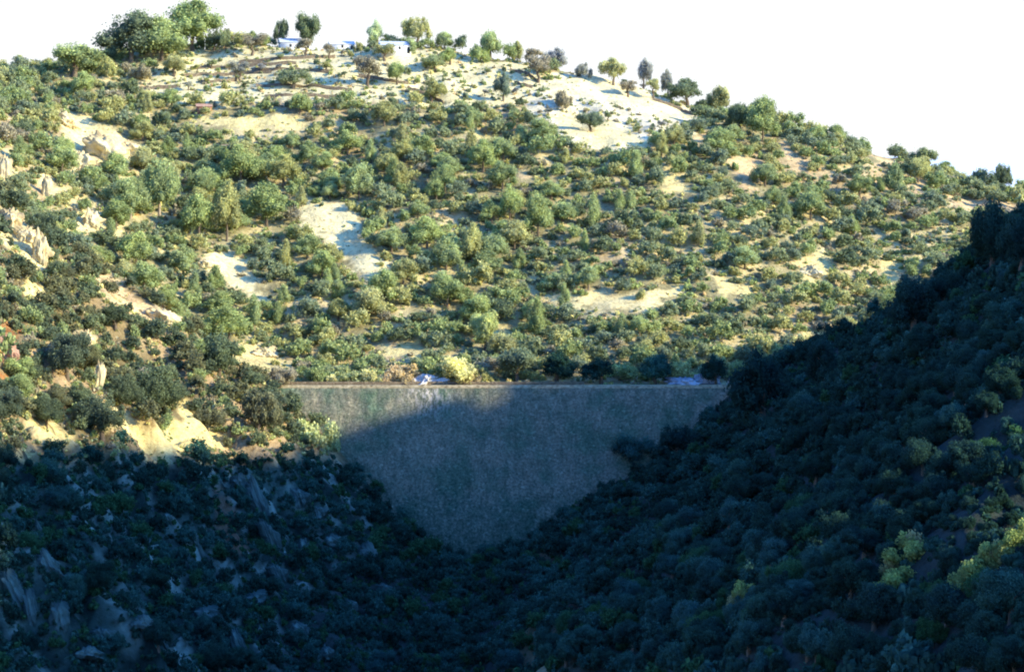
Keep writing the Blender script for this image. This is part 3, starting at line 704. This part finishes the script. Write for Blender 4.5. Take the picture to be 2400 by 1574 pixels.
SH = [(390,1215,30,30,'pale square rock high in the shaded left slope'),(452,1262,34,60,'pale leaning rock left of the earth track'),(45,1160,12,12,'tiny white stone in the dark upper left of the shade'),
 (92,1240,16,80,'thin upright rock at far left of the shade'),(110,1310,50,110,'tall grey rib in the far left of the shade'),(165,1370,60,60,'grey block below the far left rib'),
 (600,1150,44,160,'long grey cliff rib under the left end of the dam'),(632,1250,50,130,'grey cliff below the long rib under the dam'),(560,1130,40,60,'grey rock at the top of the earth track'),
 (700,1165,60,60,'grey rock in shade between cliff and dam'),(745,1200,50,40,'grey rock closest to the dam foot on the left'),(715,1290,40,70,'upright grey rock right of the grey cliff'),
 (780,1270,60,50,'grey rock at centre left of the valley bottom'),(860,1290,50,90,'grey rib ending near the valley bottom'),(30,1370,44,130,'grey cliff strip at the left edge of the photo'),
 (70,1420,36,120,'second grey cliff strip from the left edge'),(140,1440,50,100,'grey rock wall at lower left'),(200,1540,90,50,'grey rock slab at the bottom left'),
 (430,1410,50,36,'grey block in the lower left shade above the dark hollow'),(480,1440,70,50,'grey ledge above the dark hollow'),(560,1500,36,90,'grey edge right of the dark hollow'),
 (600,1400,60,50,'grey rock right of the dark hollow, higher'),(330,1470,60,60,'grey rock left of the dark hollow'),(380,1500,50,60,'grey rock touching the dark hollow on the left'),
 (700,1480,60,60,'grey rock low in the middle of the shaded slope'),(760,1530,60,60,'grey rock at the bottom edge of the photo, middle left'),(820,1420,50,50,'grey rock near the valley bottom'),
 (240,1500,70,70,'grey rib at the bottom between slab and hollow'),(650,1350,50,70,'grey rock in the centre of the shaded left slope'),(900,1380,40,40,'small grey rock by the valley bottom')]
for X, Y, w, h, lb in SH: rock(X, Y, w*.9, h*.9, M_GREY, lb, tilt=-random.choice((12, 20, 28)), depth=1.0)

# ------------------------------------------------------------------ terrace walls
TW = [([(445,163),(560,158),(700,150)],'upper long terrace wall on the left of the hilltop'),([(430,180),(540,176),(640,170)],'second terrace wall from the top, left side'),
 ([(560,148),(680,140),(790,136)],'highest terrace wall just below the white house'),([(590,168),(700,166),(780,172)],'short terrace wall below the white house'),
 ([(470,196),(560,190)],'short terrace wall left of the heart-shaped olive tree'),([(600,205),(700,202),(830,216)],'lower terrace wall at centre of the hilltop'),
 ([(620,228),(720,226),(820,235)],'lowest terrace wall above the wooded slope'),([(300,212),(420,205)],'terrace wall under the skyline pines'),
 ([(955,208),(1000,225),(1040,245)],'slanting terrace wall right of the terraces'),([(1195,166),(1240,178),(1262,195)],'slanting wall on the bare shoulder left side'),
 ([(1530,235),(1580,252),(1625,272)],'slanting wall below the big dark skyline oak'),([(1205,196),(1250,208)],'short wall low on the bare shoulder left side'),([(840,180),(900,190),(960,200)],'terrace wall below the blue roofed house')]
for line, lb in TW:
    pts = []
    for (X0, Y0), (X1, Y1) in zip(line[:-1], line[1:]):
        for t in np.arange(0, 1, .12):
            h = ray_hit(X0+(X1-X0)*t, Y0+(Y1-Y0)*t)
            if h is not None: pts.append(h)
    if len(pts) < 3: continue
    pts = np.array(pts); 
    for _ in range(3): pts[1:-1, 1] = (pts[:-2, 1]+pts[1:-1, 1]+pts[2:, 1])/3
    base = gz(pts[:, 0], pts[:, 1]); o0 = np.array([pts[0, 0], pts[0, 1], base[0]]); rows = []
    for dy, dz in [(-.5, -1.2), (-.35, .95), (.35, .95), (.5, -1.2)]:
        rows.append([(p[0]-o0[0], p[1]-o0[1]+dy, b-o0[2]+dz+(random.uniform(-.3, .35) if dz > 0 else 0)) for p, b in zip(pts, base)])
    o = link('terrace_wall', grid_mesh('terrace_wall', np.array(rows), [M_TWALL]), loc=tuple(o0)); tag(o, lb, 'wall', 'dry stone terrace walls on the hilltop')

# ------------------------------------------------------------------ small buildings on the hill
def box(x0, x1, y0, y1, z0, z1):
    V = [(x0,y0,z0),(x1,y0,z0),(x1,y1,z0),(x0,y1,z0),(x0,y0,z1),(x1,y0,z1),(x1,y1,z1),(x0,y1,z1)]
    return V, [(0,1,5,4),(1,2,6,5),(2,3,7,6),(3,0,4,7),(4,5,6,7),(0,3,2,1)]
def house(X, Y, wpx, hpx, wallm, roofm, label, name='house', nwin=2, cat='house', D=None):
    if D is None:
        h = ray_hit(X, Y); 
        if h is None: h = np.array([(X-HX)/F_PX*silD(X), silD(X), 0])
        D = h[1]
    x = (X-HX)/F_PX*D; z = float(gz(x, D)); k = D/F_PX; w = wpx*k; hh = hpx*k; wh = hh*.62; d = w*.6
    o = empty(name, (x, D, z)); o.rotation_euler = (0, 0, .25); tag(o, label, cat)
    V, Fq = box(-w/2, w/2, -d/2, d/2, -2, wh); link('wall', mesh_np('wall', V, Fq, None, [wallm]), o)
    e = .35; V = [(-w/2-e, -d/2-e, wh), (w/2+e, -d/2-e, wh), (w/2+e, d/2+e, wh), (-w/2-e, d/2+e, wh), (-w/2-e, 0, hh), (w/2+e, 0, hh)]
    me = bpy.data.meshes.new('roof'); me.from_pydata(V, [], [(0,1,5,4),(2,3,4,5),(0,4,3),(1,2,5),(0,3,2,1)]); me.materials.append(roofm); link('roof', me, o)
    for i in range(nwin):
        cxw = -w/2+w*(i+1)/(nwin+1)-(.6 if i else 0); V, Fq = box(cxw-.45, cxw+.45, -d/2-.05, -d/2+.1, wh*.4, wh*.4+1.1); link('window', mesh_np('window', V, Fq, None, [M_DARK]), o)
    V, Fq = box(w/2-1.5, w/2-.5, -d/2-.06, -d/2+.1, -.5, min(2.0, wh*.8)); link('door', mesh_np('door', V, Fq, None, [M_DARK]), o)
    placed.append((x, D, w/2))
house(690, 116, 70, 28, M_PLASTER, M_ROOFB, 'white house with grey blue roof under the pair of skyline trees')
house(925, 124, 70, 26, M_PLASTER, M_ROOFB, 'white house with pale blue roof on the middle skyline')
house(800, 116, 56, 22, M_PLASTER, M_PLASTER, 'all white house between the two blue roofed houses', nwin=1)
house(478, 262, 34, 18, M_BRICK, M_TILE, 'small red brick hut on the hillside under the terraces', 'hut', 1, 'hut')
house(535, 352, 28, 13, M_BRICK, M_TILE, 'small reddish hut among trees lower on the left hillside', 'hut', 1, 'hut')

# ------------------------------------------------------------------ individual plants by natural spacing
LAND = [('the dam face',1150,1150),('the dam crest',1000,880),('the white gully',790,560),('the cream slide',560,650),('the cream cliff',250,340),('the tall pale crag',90,580),('the left terraces',560,160),
 ('the white hilltop house',690,95),('the skyline pines',380,90),('the rounded cream boulder',375,740),('the red earth bank',20,820),('the straw slope',330,1000),('the long bare strip above the dam',1440,705),
 ('the cream outcrop at right',1905,630),('the bare shoulder',1400,270),('the bright round skyline tree',1145,110),('the big dark skyline oak',1610,215),('the lone tree at right skyline',2350,410),
 ('the black round tree',1681,870),('the largest sunlit bush',2112,1310),('the small pale sunlit bush',1745,1385),('the tall dark edge tree',2335,540),('the grey cliff',620,1200),('the dark hollow',500,1510),
 ('the earth track',530,1220),('the two bright pines',1230,530),('the slender bright conifer',1490,400),('the yellow green crest tree',1138,790),('the far left grey rib',110,1310),('the valley bottom',1050,1450),
 ('the tall bright tree by the right skyline',1790,290),('the bare streak at right',1870,795),('the centre of the hillside',1000,420),('the red brick hut',478,250),('the broad dark bank tree',2150,730),('the bottom right corner',2350,1540),
 ('the conifer below the right skyline',2100,430),('the large tree at the dam end',1795,930),('the right middle hillside',1700,520),('the upper middle slope',900,280),('the slope above the yellow crest tree',1000,700),('the lower right bank',1500,1500),('the middle of the right bank',2000,1100),('the lower middle bank',1900,1520)]
def where(X, Y):
    d = [((X-l[1])**2+((Y-l[2])*1.2)**2, l) for l in LAND]; d0, l = min(d, key=lambda q: q[0]); dx, dy = X-l[1], Y-l[2]
    r = math.sqrt(d0); dist = 'near ' if r < 70 else ('' if r < 150 else 'far ')
    if abs(dx) > 2*abs(dy): s = 'right of' if dx > 0 else 'left of'
    elif abs(dy) > 2*abs(dx): s = 'below' if dy > 0 else 'above'
    else: s = ('lower ' if dy > 0 else 'upper ')+('right of' if dx > 0 else 'left of')
    return dist+s+' '+l[0]
ORD = ['leftmost', 'second from left', 'third from left', 'fourth from left', 'fifth from left', 'sixth from left', 'seventh from left', 'eighth from left', 'ninth from left', 'tenth from left']
cell = {}
def cadd(x, y, r): cell.setdefault((int(x//12), int(y//12)), []).append((x, y, r))
for p in placed: cadd(*p)
def clear(x, y, r, k=.62):
    ci, cj = int(x//12), int(y//12)
    for i in (-1, 0, 1):
        for j in (-1, 0, 1):
            for (a, b, q) in cell.get((ci+i, cj+j), ()):
                if (a-x)**2+(b-y)**2 < ((r+q)*k)**2: return False
    return True
rnd = random.Random(99); cand = []
for _ in range(90000):
    y = 120+(rnd.random()**.75)*650
    half = .275*y+6
    x = rnd.uniform(-half, half)
    z = float(gz(x, y)) if False else None
    cand.append((x, y))
ca = np.array(cand); cz = gz(ca[:, 0], ca[:, 1]); cX, cY = proj(ca[:, 0], ca[:, 1], cz)
barem = np.zeros(len(ca), bool); openm = np.zeros(len(ca), bool)
for poly, k in BARE+[TRACK]: barem |= in_poly(cX, cY-4, poly) | in_poly(cX, cY-22, poly) | in_poly(cX-12, cY-12, poly) | in_poly(cX+12, cY-12, poly)
for poly, k in OPEN: openm |= in_poly(cX, cY, poly)
spnoise = fbm(ca[:, 0]/16, ca[:, 1]/16, 555, 3); tn_n = fbm(ca[:, 0]/20, ca[:, 1]/20, 556, 3)
auto = []
for i in range(len(ca)):
    x, y = ca[i]; X, Y = cX[i], cY[i]
    if not (-40 < X < 2440 and Y < 1640): continue
    if abs(x+2) < 60 and y < 507.5 and y > 499+.3*(min(cz[i], -62)+62)-1.4: continue
    if y > 480 and y < 507.5 and x > 5 and x < 56 and rnd.random() < .3: continue
    if abs(x+2) < 62 and 507 < y < 514 and rnd.random() < .8: continue
    far = y > 505
    shade = (not far) and ((x > 15) or (Y > 1070+(-20 if X < 700 else 0)))
    if far:
        if barem[i] and rnd.random() > .02: continue
        if openm[i]:
            if rnd.random() > .22: continue
            kind = 'olive' if rnd.random() < .55 else 'shrub'; w = rnd.uniform(3, 5.5) if kind == 'olive' else rnd.uniform(2, 4); h = w*rnd.uniform(.65, .9)
            k = 1.45
        else:
            dens = .76 + .55*spnoise[i]
            if X > 1450 and Y < 850: dens -= .05
            if Y > silY(X) and Y < 330 and X > 500: dens -= .15
            r = rnd.random()
            pz = (400 < X < 1350 and 330 < Y < 760) or (200 < X < 900 and 350 < Y < 800)
            if r < (.24 if pz else .06): kind = 'pine' if rnd.random() < .85 else 'cone'
            elif r < .62: kind = 'oak'
            else: kind = 'shrub'
            if kind == 'pine': w = rnd.uniform(8, 13.5); h = w*rnd.uniform(.7, .9)
            elif kind == 'cone': w = rnd.uniform(4.5, 6.5); h = w*rnd.uniform(1.2, 1.6)
            elif kind == 'oak': w = rnd.uniform(5.5, 11); h = w*rnd.uniform(.55, .8)
            else: w = rnd.uniform(2.8, 5.5); h = w*rnd.uniform(.5, .75)
            k = .54 if dens > .55 else (.66 if dens > .42 else .9)
        tn = rnd.choices(['grey green', 'mid green', 'dark green', 'olive green', 'blue green', 'dull brown', 'bright green'], [5, 5, 2.5, 4, 2, .9, 1.2 if kind == 'shrub' else .6])[0]
        if kind in ('pine', 'cone'): tn = rnd.choices(['bright green', 'mid green', 'olive green'], [3, 3, 2])[0]
        if kind == 'olive': tn = rnd.choices(['grey green', 'dull brown', 'olive green', 'grey'], [3, 3, 2, 2])[0]
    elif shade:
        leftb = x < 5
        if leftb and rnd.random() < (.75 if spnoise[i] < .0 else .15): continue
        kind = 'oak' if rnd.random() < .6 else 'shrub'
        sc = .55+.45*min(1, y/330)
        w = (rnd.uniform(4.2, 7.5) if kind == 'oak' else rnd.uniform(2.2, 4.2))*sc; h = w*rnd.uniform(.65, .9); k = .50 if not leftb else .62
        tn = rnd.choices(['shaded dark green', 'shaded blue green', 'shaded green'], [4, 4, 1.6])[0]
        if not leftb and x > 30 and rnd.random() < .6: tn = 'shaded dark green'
        if barem[i] and leftb: continue
    else:
        if barem[i] and rnd.random() > .04: continue
        kind = rnd.choices(['oak', 'shrub', 'pine'], [5, 4, .5])[0]
        w = {'oak': rnd.uniform(5, 10), 'shrub': rnd.uniform(2.2, 4.5), 'pine': rnd.uniform(7, 10)}[kind]; h = w*rnd.uniform(.6, .85); k = .52
        tn = rnd.choices(['deep green', 'dark green', 'deep olive', 'mid green', 'dull brown'], [5, 3, 4, 1.5, .5])[0]
    if not clear(x, y, w/2, k): continue
    if kind != 'shrub' and (far or not shade):
        hp = h/y*F_PX; qx = np.array([X, X, X-w/y*900, X+w/y*900]); qy = np.array([Y-hp*.45, Y-hp*.85, Y-hp*.5, Y-hp*.5])
        if any(in_poly(qx, qy, poly).sum() >= 2 for poly, _k in BARE) and rnd.random() < .97: continue
    # keep sunbeam paths open
    bad = False
    for (bX, bY, bD, br) in BEAMS:
        p = P(bX, bY, bD); t = ((x-p[0])*SUN[0]+(y-p[1])*SUN[1])/(SUN[0]**2+SUN[1]**2); lat = abs(-(x-p[0])*SUN[1]+(y-p[1])*SUN[0])
        if 1 < t < 140 and lat < br+w/2: bad = True
        if t < 1 and y < p[1] and abs(X-bX) < 70 and bY-30 < Y < bY+70: bad = True
    if not far and x > 40 and kind == 'oak' and abs(Y-np.interp(X, [1720,1850,2000,2150,2290,2400], [940,925,825,730,695,650])) < 45: kind = 'shrub'; w *= .5; h *= .45
    if bad:
        if (t > 3 or x > 44) and rnd.random() < .8: kind = 'shrub'; w = rnd.uniform(1.6, 2.6); h = w*.6; bad = False
    if bad or not clear(x, y, w/2, k): continue
    cadd(x, y, w/2)
    auto.append((kind, x, y, w, h, tn, X, Y, cz[i], far))
vis = []; hid = []
for a in auto:
    kind, x, y, w, h, tn, X, Y, z, far = a
    ok = -10 < X < 2410 and Y < 1600 and visible(x, y, z, h*.8)
    (vis if ok else hid).append(a)
print('auto', len(auto), 'visible', len(vis))
vis.sort(key=lambda a: -(a[3]/a[2]))
quota = {k: 298-count[k] for k in KINDS}; chosen = []; rest = {k: [] for k in KINDS}
for a in vis:
    if quota[a[0]] > 0: quota[a[0]] -= 1; chosen.append(a)
    else: rest[a[0]].append(a)
def sizeword(w, D):
    p = w/D*F_PX; return 'large' if p > 95 else ('' if p > 55 else 'small')
from collections import defaultdict
grp = defaultdict(list)
for a in chosen:
    kind, x, y, w, h, tn, X, Y, z, far = a
    tnw = tn.replace('shaded ', 'shaded ') ; key = (' '.join(q for q in (sizeword(w, y), tnw, KWORD[kind]) if q), where(X, Y-h/y*F_PX*.5)); grp[key].append(a)
for (desc, wh), L in grp.items():
    L.sort(key=lambda a: a[6])
    for i, a in enumerate(L):
        kind, x, y, w, h, tn, X, Y, z, far = a
        if len(L) == 1: lb = desc+' '+wh
        elif i < len(ORD): lb = ORD[i]+' '+desc+' '+wh
        else: lb = desc+' '+wh+', right group'
        for cut in ('near ', 'far ', 'the ', 'small '):
            if len(lb.split()) > 16: lb = lb.replace(cut, '', 1)
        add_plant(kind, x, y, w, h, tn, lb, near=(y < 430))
# the smaller rest of each kind as one object of scrub, with what grows out of sight
def merged(name, items, label, near=False, n=420, s=.075, core=1):
    if not items: return
    var = {}
    Vs = []; Fs = []; Ts = []; off = 0
    for a in items:
        kind, x, y, w, h, tn = a[:6]; q = (kind, int(abs(x*7+y*3)) % 5)
        if q not in var: var[q] = crown_arrays(kind, 900+q[1]+KINDS.index(kind)*10, n, s*(1 if kind == 'shrub' else .8), core)
        V, Fa, T = var[q]; an = (x*3.3+y) % 6.28; c_, s_ = math.cos(an), math.sin(an)
        P_ = np.c_[(V[:, 0]*c_-V[:, 1]*s_)*w+x, (V[:, 0]*s_+V[:, 1]*c_)*w+y, V[:, 2]*h+float(gz(x, y))-.15]
        Vs.append(P_); Fs.append(Fa+off); off += len(V); Ts.append(T*np.array(TONES[tn]))
    o = link(name, tri_fix_mesh(name, np.concatenate(Vs), np.concatenate(Fs), np.concatenate(Ts), [M_FOL]))
    tag(o, label, 'vegetation', kind='stuff')
merged('distant_oak_wood', rest['oak']+rest['pine']+rest['cone']+rest['olive'], 'smaller trees making up the rest of the wood on the hill', n=900, s=.045)
merged('low_scrub', rest['shrub'], 'low scrub between the trees on the hillside', n=420, s=.07)
merged('outlying_scrub', [a for a in hid if rnd.random() < .7], 'scrub continuing behind the brow and under the banks', n=260, s=.09)
# thin scrub tufts in the gaps (nobody could count them)
tuf = []
for _ in range(24000):
    y = 130+rnd.random()**.8*630; x = rnd.uniform(-.275*y, .275*y)
    tuf.append((x, y))
for _ in range(9000): y = rnd.uniform(255, 490); tuf.append((rnd.uniform(-.275*y, .0), y))
for _ in range(260): tuf.append((rnd.uniform(-60, 14), rnd.uniform(505.2, 509)))
ta = np.array(tuf); tz = gz(ta[:, 0], ta[:, 1]); tX, tY = proj(ta[:, 0], ta[:, 1], tz); tb = np.zeros(len(ta), bool)
for poly, k in BARE: tb |= in_poly(tX, tY, poly)
items = []
for i in range(len(ta)):
    x, y = ta[i]
    if abs(x+2) < 60 and 484 < y < 506: continue
    bare_ = bool(tb[i])
    if bare_ and rnd.random() > .4: continue
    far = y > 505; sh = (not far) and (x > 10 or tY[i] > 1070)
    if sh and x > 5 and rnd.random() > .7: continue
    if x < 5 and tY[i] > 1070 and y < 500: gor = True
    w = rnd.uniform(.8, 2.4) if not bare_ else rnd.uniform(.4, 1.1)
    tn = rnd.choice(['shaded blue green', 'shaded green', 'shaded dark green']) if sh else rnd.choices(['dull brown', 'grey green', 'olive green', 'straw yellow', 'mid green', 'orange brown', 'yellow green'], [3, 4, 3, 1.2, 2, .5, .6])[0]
    items.append(('shrub', x, y, w, w*rnd.uniform(.45, .8), tn))
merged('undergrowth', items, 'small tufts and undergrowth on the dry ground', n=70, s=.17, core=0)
# out-of-frame trees on the ridge at right that cast the edge of the shade
ridge = []
for _ in range(260):
    y = rnd.uniform(215, 500); x = rnd.uniform(128, 175)
    ridge.append(('oak', x, y, rnd.uniform(6, 9), rnd.uniform(5, 7), 'shaded dark green'))
merged('ridge_wood', ridge, 'wood on the ridge right of the valley', n=400, s=.075)

# ------------------------------------------------------------------ camera, sun, sky
cam = bpy.data.cameras.new('camera'); co = bpy.data.objects.new('camera', cam); COL.objects.link(co)
cam.sensor_width = 36; cam.lens = 36*F_PX/2400; cam.shift_y = -(787-HY)/2400; cam.clip_end = 60000; cam.clip_start = 1
co.location = (0, 0, 0); co.rotation_euler = (math.radians(90), 0, 0); S.camera = co
from mathutils import Vector
sl = bpy.data.lights.new('sun', 'SUN'); so = bpy.data.objects.new('sun', sl); COL.objects.link(so)
sl.energy = 5.0; sl.angle = math.radians(1.3); sl.color = (1.72, 1.50, .96)
so.rotation_euler = Vector(SUN).to_track_quat('Z', 'Y').to_euler(); so.location = (200, -100, 200)
W = bpy.data.worlds.new('World'); S.world = W; W.use_nodes = True; nt = W.node_tree; nt.nodes.clear()
sky = N(nt, 'ShaderNodeTexSky', sky_type='NISHITA'); sky.sun_disc = False; sky.sun_elevation = SUN_EL; sky.sun_rotation = math.radians(110); sky.dust_density = 1.0; sky.ozone_density = 2.0; sky.air_density = 1.2
tc = N(nt, 'ShaderNodeTexCoord'); sp = N(nt, 'ShaderNodeSeparateXYZ'); nt.links.new(tc.outputs['Generated'], sp.inputs[0])
hz = ramp(nt, sp.outputs[2], [(0, (1, 1, 1)), (.09, (1, 1, 1)), (.26, (0, 0, 0))])   # bright haze low over the hill
tint = mixc(nt, 'MULTIPLY', 1.0, sky.outputs[0], (.66, 1.65, 3.35))
c = mixc(nt, 'MIX', hz.outputs[0], tint, (7.6, 7.8, 7.9))
bg = N(nt, 'ShaderNodeBackground'); bg.inputs[1].default_value = .14; nt.links.new(c, bg.inputs[0])
wo = N(nt, 'ShaderNodeOutputWorld'); nt.links.new(bg.outputs[0], wo.inputs[0])
S.view_settings.view_transform = 'Standard'; S.view_settings.look = 'None'; S.view_settings.exposure = 0
S.cycles.filter_width = 2.0; S.cycles.max_bounces = 4; S.cycles.transparent_max_bounces = 4
print('counts', count, 'objects', len(bpy.data.objects))
